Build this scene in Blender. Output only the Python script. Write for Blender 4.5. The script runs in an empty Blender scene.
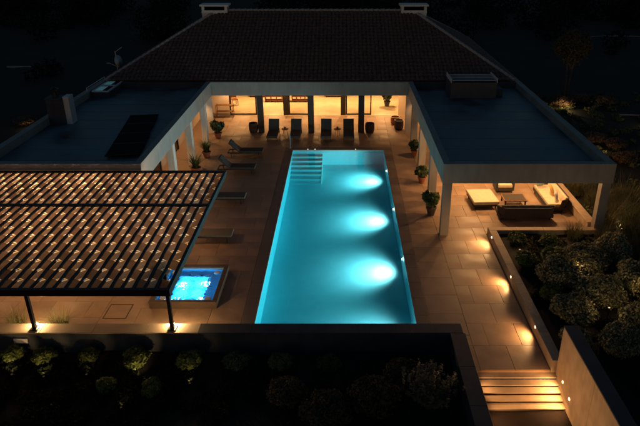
import bpy, bmesh, math, random
import numpy as np
from mathutils import Vector, Matrix
R = math.radians
PI = math.pi
S = bpy.context.scene
COL = S.collection

# ---------------------------------------------------------------- camera, sky, exposure
F, HCAM = 610.0, 12.05
PITCH = math.atan(285 / F)
cd = bpy.data.cameras.new('camera')
cam = bpy.data.objects.new('camera', cd)
COL.objects.link(cam)
cam.location = (0, 0, HCAM)
cam.rotation_euler = (PI / 2 - PITCH, 0, 0)
cd.sensor_width = 36
cd.lens = F / 640 * 36
cd.shift_x = -22 / 640
cd.clip_end = 600
S.camera = cam

w = bpy.data.worlds.new('World')
S.world = w
w.use_nodes = True
nt = w.node_tree
sky = nt.nodes.new('ShaderNodeTexSky')
sky.sky_type = 'NISHITA'
sky.sun_disc = False
sky.sun_elevation = R(2.0)
sky.sun_rotation = R(200)
sky.altitude = 100
sky.ozone_density = 2.4
sky.dust_density = 0.3
sky.air_density = 1.0
nt.links.new(sky.outputs[0], nt.nodes['Background'].inputs[0])
nt.nodes['Background'].inputs[1].default_value = 0.060

S.view_settings.view_transform = 'Standard'
S.view_settings.look = 'None'
S.view_settings.exposure = 0.0
S.view_settings.gamma = 1.0
S.view_settings.use_curve_mapping = False
S.cycles.use_denoising = True
S.cycles.caustics_reflective = False
S.cycles.caustics_refractive = False
S.cycles.sample_clamp_indirect = 3.0
S.cycles.max_bounces = 8
S.cycles.diffuse_bounces = 4
S.cycles.transparent_max_bounces = 16

rng = random.Random(7)

# ---------------------------------------------------------------- materials
MATS = {}
def mat(name, col, rough=.6, var=.15, scale=4.0, bump=0.0, bscale=40.0, metal=0.0, spec=.5,
        rnd=0.0, transl=0.0, detail=4, streak=0.0, rvar=0.0, con=.25):
    m = bpy.data.materials.new(name); m.use_nodes = True
    t = m.node_tree; b = t.nodes['Principled BSDF']
    b.inputs['Roughness'].default_value = rough
    b.inputs['Metallic'].default_value = metal
    b.inputs['Specular IOR Level'].default_value = spec
    tc = t.nodes.new('ShaderNodeTexCoord')
    n = t.nodes.new('ShaderNodeTexNoise'); n.inputs['Scale'].default_value = scale
    n.inputs['Detail'].default_value = detail; n.inputs['Roughness'].default_value = .6
    t.links.new(tc.outputs['Object'], n.inputs['Vector'])
    mr = t.nodes.new('ShaderNodeMapRange')
    mr.inputs['From Min'].default_value = .5 - con; mr.inputs['From Max'].default_value = .5 + con
    mr.inputs['To Min'].default_value = 1 - var; mr.inputs['To Max'].default_value = 1 + var
    t.links.new(n.outputs['Fac'], mr.inputs['Value'])
    val = mr.outputs['Result']
    if rvar:
        mq = t.nodes.new('ShaderNodeMapRange')
        mq.inputs['From Min'].default_value = .35; mq.inputs['From Max'].default_value = .65
        mq.inputs['To Min'].default_value = rough - rvar; mq.inputs['To Max'].default_value = rough + rvar
        t.links.new(n.outputs['Fac'], mq.inputs['Value']); t.links.new(mq.outputs[0], b.inputs['Roughness'])
    if streak:
        mp = t.nodes.new('ShaderNodeMapping'); mp.inputs['Scale'].default_value = (5, 5, .9)
        t.links.new(tc.outputs['Object'], mp.inputs['Vector'])
        ns = t.nodes.new('ShaderNodeTexNoise'); ns.inputs['Scale'].default_value = 1.0; ns.inputs['Detail'].default_value = 6
        t.links.new(mp.outputs[0], ns.inputs['Vector'])
        ms = t.nodes.new('ShaderNodeMapRange')
        ms.inputs['From Min'].default_value = .42; ms.inputs['From Max'].default_value = .7
        ms.inputs['To Min'].default_value = 1.0; ms.inputs['To Max'].default_value = 1 - streak
        t.links.new(ns.outputs['Fac'], ms.inputs['Value'])
        mu = t.nodes.new('ShaderNodeMath'); mu.operation = 'MULTIPLY'
        t.links.new(val, mu.inputs[0]); t.links.new(ms.outputs[0], mu.inputs[1]); val = mu.outputs[0]
    if rnd:
        oi = t.nodes.new('ShaderNodeObjectInfo')
        m2 = t.nodes.new('ShaderNodeMapRange')
        m2.inputs['To Min'].default_value = 1 - rnd; m2.inputs['To Max'].default_value = 1 + rnd
        t.links.new(oi.outputs['Random'], m2.inputs['Value'])
        mm = t.nodes.new('ShaderNodeMath'); mm.operation = 'MULTIPLY'
        t.links.new(val, mm.inputs[0]); t.links.new(m2.outputs['Result'], mm.inputs[1])
        val = mm.outputs[0]
    vm = t.nodes.new('ShaderNodeVectorMath'); vm.operation = 'SCALE'
    vm.inputs[0].default_value = col
    t.links.new(val, vm.inputs['Scale'])
    t.links.new(vm.outputs[0], b.inputs['Base Color'])
    if bump:
        n2 = t.nodes.new('ShaderNodeTexNoise'); n2.inputs['Scale'].default_value = bscale
        n2.inputs['Detail'].default_value = 5
        t.links.new(tc.outputs['Object'], n2.inputs['Vector'])
        bp = t.nodes.new('ShaderNodeBump'); bp.inputs['Strength'].default_value = bump
        bp.inputs['Distance'].default_value = .02
        t.links.new(n2.outputs['Fac'], bp.inputs['Height'])
        t.links.new(bp.outputs[0], b.inputs['Normal'])
    if transl:
        tr = t.nodes.new('ShaderNodeBsdfTranslucent')
        t.links.new(vm.outputs[0], tr.inputs['Color'])
        mx = t.nodes.new('ShaderNodeMixShader'); mx.inputs[0].default_value = transl
        t.links.new(b.outputs[0], mx.inputs[1]); t.links.new(tr.outputs[0], mx.inputs[2])
        t.links.new(mx.outputs[0], t.nodes['Material Output'].inputs['Surface'])
    MATS[name] = m
    return m

def emat(name, col, strength):
    m = bpy.data.materials.new(name); m.use_nodes = True
    b = m.node_tree.nodes['Principled BSDF']
    b.inputs['Base Color'].default_value = (.8, .8, .8, 1)
    b.inputs['Emission Color'].default_value = (*col, 1)
    b.inputs['Emission Strength'].default_value = strength
    MATS[name] = m
    return m

def clearmat(name, tint, gloss_rough=.02, ior=1.33, wave=0.0, wscale=3.0):
    """Clear sheet: fresnel mix of a tinted transparent and a mirror reflection (water, window glass)."""
    m = bpy.data.materials.new(name); m.use_nodes = True
    t = m.node_tree
    for n in list(t.nodes):
        if n.type != 'OUTPUT_MATERIAL': t.nodes.remove(n)
    out = [n for n in t.nodes if n.type == 'OUTPUT_MATERIAL'][0]
    tr = t.nodes.new('ShaderNodeBsdfTransparent'); tr.inputs[0].default_value = (*tint, 1)
    gl = t.nodes.new('ShaderNodeBsdfGlossy'); gl.inputs['Roughness'].default_value = gloss_rough
    fr = t.nodes.new('ShaderNodeFresnel'); fr.inputs['IOR'].default_value = ior
    mx = t.nodes.new('ShaderNodeMixShader')
    t.links.new(fr.outputs[0], mx.inputs[0]); t.links.new(tr.outputs[0], mx.inputs[1])
    t.links.new(gl.outputs[0], mx.inputs[2]); t.links.new(mx.outputs[0], out.inputs['Surface'])
    if wave:
        tc = t.nodes.new('ShaderNodeTexCoord')
        n2 = t.nodes.new('ShaderNodeTexNoise'); n2.inputs['Scale'].default_value = wscale
        t.links.new(tc.outputs['Object'], n2.inputs['Vector'])
        bp = t.nodes.new('ShaderNodeBump'); bp.inputs['Strength'].default_value = wave
        bp.inputs['Distance'].default_value = .05
        t.links.new(n2.outputs['Fac'], bp.inputs['Height'])
        t.links.new(bp.outputs[0], gl.inputs['Normal']); t.links.new(bp.outputs[0], fr.inputs['Normal'])
    MATS[name] = m
    return m

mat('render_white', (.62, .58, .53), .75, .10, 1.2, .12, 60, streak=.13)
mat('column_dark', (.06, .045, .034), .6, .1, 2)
mat('chimney_white', (.82, .80, .77), .8, .12, 2, .1, 30)
mat('column_grey', (.26, .235, .21), .7, .1, 2)
mat('wall_warm', (.60, .50, .38), .8, .06, 1.0, .1, 40)
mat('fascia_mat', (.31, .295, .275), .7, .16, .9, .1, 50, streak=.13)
mat('soffit', (.6, .52, .42), .8, .05)
mat('roof_membrane', (.072, .125, .145), .45, .75, .38, .35, 50, detail=10, rvar=.18, con=.11)
mat('terracotta', (.15, .085, .063), .8, .65, 4.5, .2, 50)
mat('mortar', (.42, .37, .33), .8, .35, 6)
mat('slab_stone', (.275, .187, .128), .5, .28, 1.0, .12, 30, rnd=.10, detail=9, rvar=.15, con=.16)
mat('joint', (.26, .175, .12), .9, .1)
mat('coping_stone', (.16, .12, .095), .55, .15, 2, .1, 40, rnd=.06)
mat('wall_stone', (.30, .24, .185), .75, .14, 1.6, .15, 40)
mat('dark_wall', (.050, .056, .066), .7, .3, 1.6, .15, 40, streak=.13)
mat('kerb_stone', (.42, .32, .22), .7, .2, 2, .2, 40, streak=.13)
mat('step_stone', (.46, .34, .23), .65, .14, 2.5, .1, 40)
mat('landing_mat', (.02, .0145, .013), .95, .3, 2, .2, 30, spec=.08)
mat('pool_tile', (.55, .76, .81), .45, .05, 2.5)
mat('pool_step', (.62, .76, .78), .45, .04, 3)
mat('dark_metal', (.018, .017, .017), .4, .1, 5, metal=.3)
mat('bronze', (.03, .024, .02), .45, .1, 5, metal=.4)
mat('strap', (.20, .14, .11), .75, .3, 2.0, .2, 60, rnd=.25, transl=.55)
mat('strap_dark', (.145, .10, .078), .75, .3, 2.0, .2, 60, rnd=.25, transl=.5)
mat('light_fleck', (.95, .86, .66), .6, .25, 8, rnd=.2, transl=.95)  # pale strap corners stand for light leaking through the pergola
mat('batten', (.75, .62, .42), .6, .15, 6, .1, 40)
mat('dark_fabric', (.045, .040, .038), .9, .15, 8, .2, 120)
mat('grey_fabric', (.10, .092, .086), .9, .15, 8, .2, 120)
mat('cream_fabric', (.62, .52, .38), .9, .08, 5, .2, 100)
mat('blue_fabric', (.20, .26, .30), .9, .1, 8)
mat('ochre_fabric', (.50, .30, .09), .9, .1, 8)
mat('teak', (.21, .10, .045), .6, .25, 6, .15, 30)
mat('red_wood', (.20, .055, .02), .5, .25, 5, .1, 30)
mat('wicker', (.07, .042, .028), .8, .25, 14, .4, 90)
mat('terracotta_pot', (.28, .09, .045), .75, .2, 6, .1, 40)
mat('dark_pot', (.05, .04, .036), .6, .2, 6)
mat('soil', (.014, .011, .008), .95, .4, 3, .5, 14, detail=8)
mat('grass_ground', (.011, .013, .0065), .95, .5, .35, .5, 8, detail=9)
mat('leaf_dark', (.014, .020, .009), .9, .4, 3, rnd=.15, transl=.2, spec=.08)
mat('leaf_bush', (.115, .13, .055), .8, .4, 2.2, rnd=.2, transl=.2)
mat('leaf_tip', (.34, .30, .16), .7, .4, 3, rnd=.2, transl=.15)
mat('leaf_green', (.115, .15, .035), .6, .4, 3, rnd=.18, transl=.25)
mat('leaf_olive', (.12, .125, .085), .6, .4, 3, rnd=.15, transl=.2)
mat('leaf_dry', (.19, .125, .075), .7, .35, 3, rnd=.15, transl=.2)
mat('leaf_tree', (.10, .085, .04), .7, .4, 3, transl=.2)
mat('leaf_low', (.085, .075, .042), .8, .4, 3, rnd=.15, transl=.2, spec=.15)
mat('leaf_pot', (.05, .085, .026), .45, .35, 4, rnd=.2, transl=.2)
mat('blade', (.12, .12, .05), .7, .4, 2, rnd=.2, transl=.2)
mat('bark', (.12, .085, .06), .9, .3, 8, .4, 30)
mat('rock', (.34, .24, .17), .9, .3, 2, .5, 10)
mat('pale_stone', (.36, .33, .31), .8, .2, 3, .2, 20)
mat('tub_shell', (.34, .66, .80), .35, .05, 3)
mat('tub_wood', (.07, .045, .032), .6, .25, 5, .15, 40)
mat('panel_black', (.004, .004, .005), .8, .2, 2, spec=.1)
mat('housing_grey', (.10, .09, .09), .6, .2, 3)
mat('louvre', (.62, .62, .63), .5, .1, 4)
mat('interior_floor', (.55, .45, .31), .35, .16, 1.2, rnd=0)
mat('white_plastic', (.7, .68, .62), .4, .05)
mat('spout', (.3, .3, .32), .3, .1, metal=.8)
emat('lamp_warm', (1, .62, .26), 2.5)
emat('lamp_small', (1, .9, .7), 1.2)
emat('lamp_dim', (1, .6, .3), .03)
MATS['lamp_dim'].node_tree.nodes['Principled BSDF'].inputs['Base Color'].default_value = (.02, .02, .02, 1)
emat('lamp_glow', (1, .55, .22), 14)
emat('lamp_pool', (.75, .97, 1), 22)
emat('pane_glow', (.10, .45, .50), .10)  # turquoise gleam of the panes put in as a weak emission
clearmat('water', (.97, 1.0, 1.0), .06, 1.33, .08, 1.6)
clearmat('glass', (.96, .95, .92), .01, 1.45)

# ---------------------------------------------------------------- mesh helpers
class MB:
    def __init__(s): s.v = []; s.f = []
    def add(s, vs, fs):
        o = len(s.v); s.v += [tuple(v) for v in vs]; s.f += [tuple(i + o for i in f) for f in fs]; return s
    def box(s, x0, x1, y0, y1, z0, z1, M=None):
        vs = [Vector((x, y, z)) for z in (z0, z1) for y in (y0, y1) for x in (x0, x1)]
        if M: vs = [M @ v for v in vs]
        return s.add(vs, [(0, 2, 3, 1), (4, 5, 7, 6), (0, 1, 5, 4), (2, 6, 7, 3), (0, 4, 6, 2), (1, 3, 7, 5)])
    def tube(s, pts, rad, n=8, cap=True):
        pts = [Vector(p) for p in pts]
        if not hasattr(rad, '__len__'): rad = [rad] * len(pts)
        rings = []
        for i, p in enumerate(pts):
            d = (pts[min(i + 1, len(pts) - 1)] - pts[max(i - 1, 0)]).normalized()
            a = d.orthogonal().normalized() if i == 0 else (rings_a - d * rings_a.dot(d)).normalized()
            rings_a = a
            b = d.cross(a)
            rings.append([p + (a * math.cos(2 * PI * k / n) + b * math.sin(2 * PI * k / n)) * rad[i] for k in range(n)])
        vs = [v for r in rings for v in r]
        fs = [(i * n + k, i * n + (k + 1) % n, (i + 1) * n + (k + 1) % n, (i + 1) * n + k)
              for i in range(len(pts) - 1) for k in range(n)]
        if cap:
            fs.append(tuple(reversed(range(n)))); fs.append(tuple((len(pts) - 1) * n + k for k in range(n)))
        return s.add(vs, fs)
    def lathe(s, prof, n=16, c=(0, 0, 0), ribs=0, ribd=0.0):
        vs = []
        for r, z in prof:
            for k in range(n):
                rr = r * (1 + (ribd * math.cos(ribs * 2 * PI * k / n) if ribs else 0))
                vs.append((c[0] + rr * math.cos(2 * PI * k / n), c[1] + rr * math.sin(2 * PI * k / n), c[2] + z))
        m = len(prof)
        fs = [(i * n + k, i * n + (k + 1) % n, (i + 1) * n + (k + 1) % n, (i + 1) * n + k)
              for i in range(m - 1) for k in range(n)]
        if prof[0][0] > 1e-4: fs.append(tuple(reversed(range(n))))
        if prof[-1][0] > 1e-4: fs.append(tuple((m - 1) * n + k for k in range(n)))
        return s.add(vs, fs)
    def mesh(s, name, bevel=0.0, seg=2, smooth=False, off=None):
        me = bpy.data.meshes.new(name)
        vs = s.v if off is None else [(v[0] - off[0], v[1] - off[1], v[2] - off[2]) for v in s.v]
        me.from_pydata(vs, [], s.f)
        if bevel:
            bm = bmesh.new(); bm.from_mesh(me)
            bmesh.ops.bevel(bm, geom=bm.edges[:], offset=bevel, segments=seg, affect='EDGES', clamp_overlap=True, profile=.7)
            bm.to_mesh(me); bm.free()
        if smooth:
            me.polygons.foreach_set('use_smooth', [True] * len(me.polygons))
        me.update()
        return me
    def build(s, name, m, parent=None, bevel=0.0, seg=2, smooth=False, world=False):
        off = parent.location if (world and parent) else None
        me = s.mesh(name, bevel, seg, smooth, off)
        return obj(name, me, m, parent)

def obj(name, me, m, parent=None, loc=None, rot=None, scale=None):
    o = bpy.data.objects.new(name, me)
    COL.objects.link(o)
    if m is not None and me is not None and not me.materials:
        me.materials.append(MATS[m])
    if parent: o.parent = parent
    if loc: o.location = loc
    if rot: o.rotation_euler = rot
    if scale: o.scale = scale
    return o

def tag(o, label=None, cat=None, group=None, kind=None):
    if label: o['label'] = label
    if cat: o['category'] = cat
    if group: o['group'] = group
    if kind: o['kind'] = kind
    return o

def thing(name, label, cat, loc=(0, 0, 0), rz=0, group=None, scale=None):
    o = bpy.data.objects.new(name, None)
    COL.objects.link(o)
    o.empty_display_size = .2
    o.location = loc; o.rotation_euler = (0, 0, rz)
    if scale: o.scale = scale
    return tag(o, label, cat, group)

def copy_thing(src, loc, rz=0, label=None, scale=None):
    c = src.copy(); COL.objects.link(c)
    c.location = loc; c.rotation_euler = (0, 0, rz)
    if scale: c.scale = scale
    if label: c['label'] = label
    for ch in src.children:
        d = ch.copy(); COL.objects.link(d); d.parent = c
        for g in ch.children:
            e = g.copy(); COL.objects.link(e); e.parent = d
    return c

def lamp(parent, loc, power, col=(1, .60, .28), radius=.05, spot=None, aim=None, blend=.6, name='light'):
    ld = bpy.data.lights.new(name, 'SPOT' if spot else 'POINT')
    ld.energy = power; ld.color = col; ld.shadow_soft_size = radius
    if spot: ld.spot_size = R(spot); ld.spot_blend = blend
    o = bpy.data.objects.new(name, ld)
    COL.objects.link(o)
    o.location = loc
    if parent:
        o.parent = parent
        o.location = Vector(loc) - parent.location
    if spot:
        o.rotation_euler = Vector(aim).to_track_quat('-Z', 'Y').to_euler()
    return o

# leaf clouds -----------------------------------------------------------------
def leaf_mesh(name, lumps, n, size, seed, m, aspect=2.0, shell=.35, up=.3, tip=None, tipfrac=0.0):
    """n small leaf quads spread through the outer volume of ellipsoid lumps (cx,cy,cz,rx,ry,rz)."""
    g = np.random.default_rng(seed)
    L = np.array(lumps, float)
    wgt = (L[:, 3] * L[:, 4] + L[:, 3] * L[:, 5] + L[:, 4] * L[:, 5]); wgt /= wgt.sum()
    li = g.choice(len(L), n, p=wgt)
    d = g.normal(size=(n, 3)); d /= np.linalg.norm(d, axis=1)[:, None]
    r = 1 - shell * g.random(n) ** 1.6
    r *= 1 + .10 * g.normal(size=n)
    c = L[li, :3] + d * L[li, 3:] * r[:, None]
    nrm = d + g.normal(size=(n, 3)) * .75 + np.array([0, 0, up])
    nrm /= np.linalg.norm(nrm, axis=1)[:, None]
    t = np.cross(nrm, g.normal(size=(n, 3))); t /= np.linalg.norm(t, axis=1)[:, None]
    b = np.cross(nrm, t)
    s = size * (.6 + .8 * g.random(n))[:, None]
    tl = t * s * aspect / 2; bw = b * s / 2
    v = np.stack([c - tl, c + bw - tl * .1 + nrm * s * .12, c + tl, c - bw - tl * .1 + nrm * s * .12], 1).reshape(-1, 3)
    me = bpy.data.meshes.new(name)
    me.vertices.add(4 * n); me.vertices.foreach_set('co', v.ravel())
    me.loops.add(4 * n); me.loops.foreach_set('vertex_index', np.arange(4 * n, dtype=np.int32))
    me.polygons.add(n)
    me.polygons.foreach_set('loop_start', np.arange(0, 4 * n, 4, dtype=np.int32))
    me.materials.append(MATS[m])
    if tip:
        me.materials.append(MATS[tip])
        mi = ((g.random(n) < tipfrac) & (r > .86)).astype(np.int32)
        me.polygons.foreach_set('material_index', mi)
    me.update(calc_edges=True)
    return me

def lumpy(seed, rx, ry, rz, k, small=.42, cz=None):
    g = random.Random(seed)
    cz = rz * .75 if cz is None else cz
    out = [(0, 0, cz, rx * .74, ry * .74, rz * .74)]
    for i in range(k):
        a = 2 * PI * (i + g.random() * .7) / k * 2.618; e = math.asin(g.uniform(-.15, .97))
        q = small * g.uniform(.7, 1.25)
        out.append((rx * .70 * math.cos(a) * math.cos(e), ry * .70 * math.sin(a) * math.cos(e), cz + rz * .66 * math.sin(e),
                    rx * q, ry * q, rz * q))
    return out

def blades_mesh(name, n, h, spread, width, seed, m, lean=.6):
    g = np.random.default_rng(seed)
    vs = []; fs = []
    for i in range(n):
        a = g.random() * 2 * PI; rr = spread * math.sqrt(g.random()) * .5
        bx, by = rr * math.cos(a), rr * math.sin(a)
        da = a + g.normal() * .8; L = h * (.55 + .6 * g.random()); le = lean * (.25 + g.random())
        wd = width * (.7 + .6 * g.random()); px, py = -math.sin(da) * wd, math.cos(da) * wd
        o = len(vs)
        for k in range(4):
            t = k / 3; ww = 1 - t * .92
            x = bx + math.cos(da) * le * L * t * t; y = by + math.sin(da) * le * L * t * t; z = L * (t - .28 * le * t * t)
            vs += [(x - px * ww, y - py * ww, z), (x + px * ww, y + py * ww, z)]
        fs += [(o + 2 * k, o + 2 * k + 1, o + 2 * k + 3, o + 2 * k + 2) for k in range(3)]
    me = bpy.data.meshes.new(name); me.from_pydata(vs, [], fs); me.materials.append(MATS[m]); me.update()
    return me

# ================================================================= GROUND AND SETTING
XL, XR = -15.3, 11.25          # outer faces of the two wings
IL, IR = -8.25, 4.17           # courtyard-side faces of the wings
YN, YB = 23.45, 38.1           # near end of the wings, front of the loggia
PX0, PX1, PY0, PY1 = -2.96, 2.52, 16.70, 34.75   # pool

def bumpy_sheet(name, x0, x1, y0, y1, z, step, amp, m, seed, hills=False):
    nx = max(2, int((x1 - x0) / step)); ny = max(2, int((y1 - y0) / step))
    g = random.Random(seed); ph = [g.uniform(0, 6.28) for _ in range(6)]
    vs = []
    for j in range(ny + 1):
        for i in range(nx + 1):
            x = x0 + (x1 - x0) * i / nx; y = y0 + (y1 - y0) * j / ny
            h = amp * (math.sin(x * .9 + ph[0]) * math.sin(y * .8 + ph[1]) + .6 * math.sin(x * 2.3 + ph[2] + y) + .5 * math.sin(y * 2.9 + ph[3] - x * .7))
            if hills:
                h += max(0, y - 70) * .03 + max(0, abs(x) - 40) * .02
            vs.append((x, y, z + h))
    fs = [(j * (nx + 1) + i, j * (nx + 1) + i + 1, (j + 1) * (nx + 1) + i + 1, (j + 1) * (nx + 1) + i) for j in range(ny) for i in range(nx)]
    b = MB().add(vs, fs)
    return tag(b.build(name, m, smooth=True), kind='structure')

bumpy_sheet('ground', -260, 260, -60, 420, -1.5, 4, .10, 'grass_ground', 1, True)
bumpy_sheet('lawn_left', -60, -15.6, 12, 110, -.35, 1.2, .05, 'grass_ground', 2)
bumpy_sheet('lawn_right', 11.45, 60, 12, 110, -.30, 1.2, .06, 'grass_ground', 3)
bumpy_sheet('lawn_back', -15.6, 11.45, 56.5, 110, -.40, 1.2, .05, 'grass_ground', 6)
bumpy_sheet('planting_bed', -18, 3.45, 4, 15.85, -.32, .35, .035, 'soil', 4)
bumpy_sheet('garden_bed', 6.62, 11.45, 10, 23.28, .16, .35, .035, 'soil', 5)

# terrace with separate paving slabs
ter = MB()
for a in ((XL, IR, 16.35, YB), (XL, XR, YB, 43.0)):
    pass
HX0, HX1, HY0, HY1 = -6.70, -4.40, 17.92, 20.48     # opening for the hot tub
ter.box(XL, HX0, 16.35, 42.1, -.5, -.03).box(HX1, PX0 - .45, 16.35, 42.1, -.5, -.03)
ter.box(HX0, HX1, 16.35, HY0, -.5, -.03).box(HX0, HX1, HY1, 42.1, -.5, -.03)
ter.box(PX1 + .45, IR, 16.35, 42.1, -.5, -.03)
ter.box(PX0 - .45, PX1 + .45, PY1 + .45, 42.1, -.5, -.03)
ter.box(IR, 6.27, 14.62, 30.45, -.5, -.03)
ter.box(3.9, IR, 14.62, 16.35, -.5, -.03)
ter.box(6.27, XR, 23.62, 30.45, -.5, -.03)
ter.box(IR, 5.8, 30.45, 42.1, -.5, -.03)
terrace = tag(ter.build('terrace', 'joint'), kind='structure')
SLAB = {}
def slabs(x0, x1, y0, y1, sx, sy, stagger=True):
    r = 0; y = y0
    while y < y1 - .05:
        ye = min(y + sy, y1); x = x0 - (sx / 2 if (stagger and r % 2) else 0)
        while x < x1 - .05:
            xa, xe = max(x, x0), min(x + sx, x1)
            if xe - xa > .05:
                k = (round(xe - xa, 2), round(ye - y, 2))
                if k not in SLAB:
                    g = .0035
                    SLAB[k] = MB().box(-k[0] / 2 + g, k[0] / 2 - g, -k[1] / 2 + g, k[1] / 2 - g, -.03, 0).mesh('paving_slab', .004, 1)
                o = obj('paving_slab', SLAB[k], 'slab_stone', terrace, ((xa + xe) / 2, (y + ye) / 2, rng.uniform(-.0015, .0015)))
            x += sx
        y = ye; r += 1
slabs(-13.4, IL, 16.38, YN + .1, 1.3, .98)
slabs(IL, PX0 - .45, 16.38, HY0, 1.24, 1.54)
slabs(IL, HX0, HY0, HY1, 1.55, 1.28)
slabs(HX1, PX0 - .45, HY0, HY1, 1.0, 1.28)
slabs(IL, PX0 - .45, HY1, 42.05, 1.24, 1.2)
slabs(PX1 + .45, IR, 16.38, 42.05, 1.2, 1.2, False)
slabs(PX0 - .45, PX1 + .45, PY1 + .45, 42.05, 1.28, 1.2)
slabs(IR, 6.27, 14.63, 30.4, 1.05, 1.2)
slabs(3.92, IR, 14.63, 16.36, .3, 1.2, False)
slabs(6.27, 10.7, 23.64, 30.4, 1.12, 1.15)
slabs(IR, 5.78, 30.42, 42.05, 1.6, 1.3, False)

# steps and lower landing
steps = tag(MB().box(3.92, 6.3, 13.5, 14.6, -1.2, -.51).build('steps', 'joint'), kind='structure')
for i in range(5):
    y1 = 14.62 - .235 * i
    MB().box(3.93, 6.402, y1 - .235, y1 + .02, -.085 * (i + 1) - .035, -.085 * (i + 1)).build('tread', 'step_stone', steps, .005, 1)
    MB().box(3.935, 6.40, y1 - .195, y1 + .018, -.505, -.085 * (i + 1) - .036).build('riser', 'landing_mat', steps)  # near-black risers: their shade under the tread edges is in the colour
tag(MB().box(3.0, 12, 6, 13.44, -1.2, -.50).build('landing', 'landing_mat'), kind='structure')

# far pale garden edging
def edging(label, pts, h=.16, wd=.12):
    b = MB()
    for p, q in zip(pts, pts[1:]):
        p = Vector(p); q = Vector(q); d = (q - p).normalized(); n = Vector((-d.y, d.x, 0)) * wd
        vs = [p - n, q - n, q + n, p + n]
        b.add([(*v.xy, -.55) for v in vs] + [(*v.xy, h - .35) for v in vs],
              [(4, 5, 6, 7), (0, 1, 5, 4), (1, 2, 6, 5), (2, 3, 7, 6), (3, 0, 4, 7)])
    return tag(b.build('garden_edging', 'pale_stone'), label, 'edging', 'pale stone garden edgings')
edging('long pale stone edging in the dark lawn at far left', [(-33, 60.5, 0), (-30.5, 60.4, 0)], .1, .04)
edging('curved pale stone edging at the far right beyond the tree', [(31, 78.3, 0), (33.4, 79.3, 0), (36, 79.2, 0), (39, 78, 0)], .12, .05)
edging('short pale stone edging at right edge below the curved one', [(19.6, 43.3, 0), (22, 43.0, 0), (24, 43.4, 0)], .14, .06)

# ================================================================= VILLA
villa = thing('villa', 'long low white villa with two flat roofed wings and tiled hipped roof', 'house', (-2, 38, 0))
def vp(b, name, m, parent=villa, bevel=0.0, smooth=False):
    o = b.build(name, m, None, bevel, 2, smooth)
    me = o.data
    me.transform(Matrix.Translation(-villa.location))
    o.parent = parent
    return o
ZT, ZB, ZR = 3.3, 2.45, 2.93
# eaves / parapets (white rendered fascia)
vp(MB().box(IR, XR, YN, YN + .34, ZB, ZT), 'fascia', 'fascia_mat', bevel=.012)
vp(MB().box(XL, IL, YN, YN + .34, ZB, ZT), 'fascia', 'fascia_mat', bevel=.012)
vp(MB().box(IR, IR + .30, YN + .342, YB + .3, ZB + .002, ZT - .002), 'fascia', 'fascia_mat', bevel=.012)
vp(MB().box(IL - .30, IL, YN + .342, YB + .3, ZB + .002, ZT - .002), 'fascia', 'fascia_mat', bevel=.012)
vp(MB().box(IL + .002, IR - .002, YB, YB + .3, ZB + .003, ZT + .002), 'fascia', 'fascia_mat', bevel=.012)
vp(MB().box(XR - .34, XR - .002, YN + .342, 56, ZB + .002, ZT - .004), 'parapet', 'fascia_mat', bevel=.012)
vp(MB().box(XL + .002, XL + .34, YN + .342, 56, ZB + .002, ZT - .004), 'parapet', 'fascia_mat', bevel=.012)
vp(MB().box(IR + .302, XR - .342, YB, YB + .28, ZB + .2, ZT - .03), 'parapet', 'dark_wall')
vp(MB().box(XL + .342, IL - .302, YB, YB + .28, ZB + .2, ZT - .03), 'parapet', 'dark_wall')
# flat roofs
vp(MB().box(IR + .301, XR - .341, YN + .341, YB - .001, 2.6, ZR), 'flat_roof', 'roof_membrane')
vp(MB().box(XL + .341, IL - .301, YN + .341, YB - .001, 2.6, ZR), 'flat_roof', 'roof_membrane')
vp(MB().box(IR + .301, XR - .341, YN + .341, 42, 2.5, 2.599), 'ceiling', 'soffit')
vp(MB().box(XL + .341, IL - .301, YN + .341, 42, 2.5, 2.599), 'ceiling', 'soffit')
vp(MB().box(IL - .3, IR + .3, YB + .301, 50.2, 2.62, 2.8), 'ceiling', 'soffit')
# raised membrane seams on the flat roofs
for x0, x1 in ((IR + .31, XR - .35), (XL + .35, IL - .31)):
    b = MB(); y = YN + 1.4
    while y < YB - .3:
        b.box(x0, x1, y, y + .05, ZR - .01, ZR + .006); y += 1.55
    vp(b, 'roof_seam', 'roof_membrane')

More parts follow.
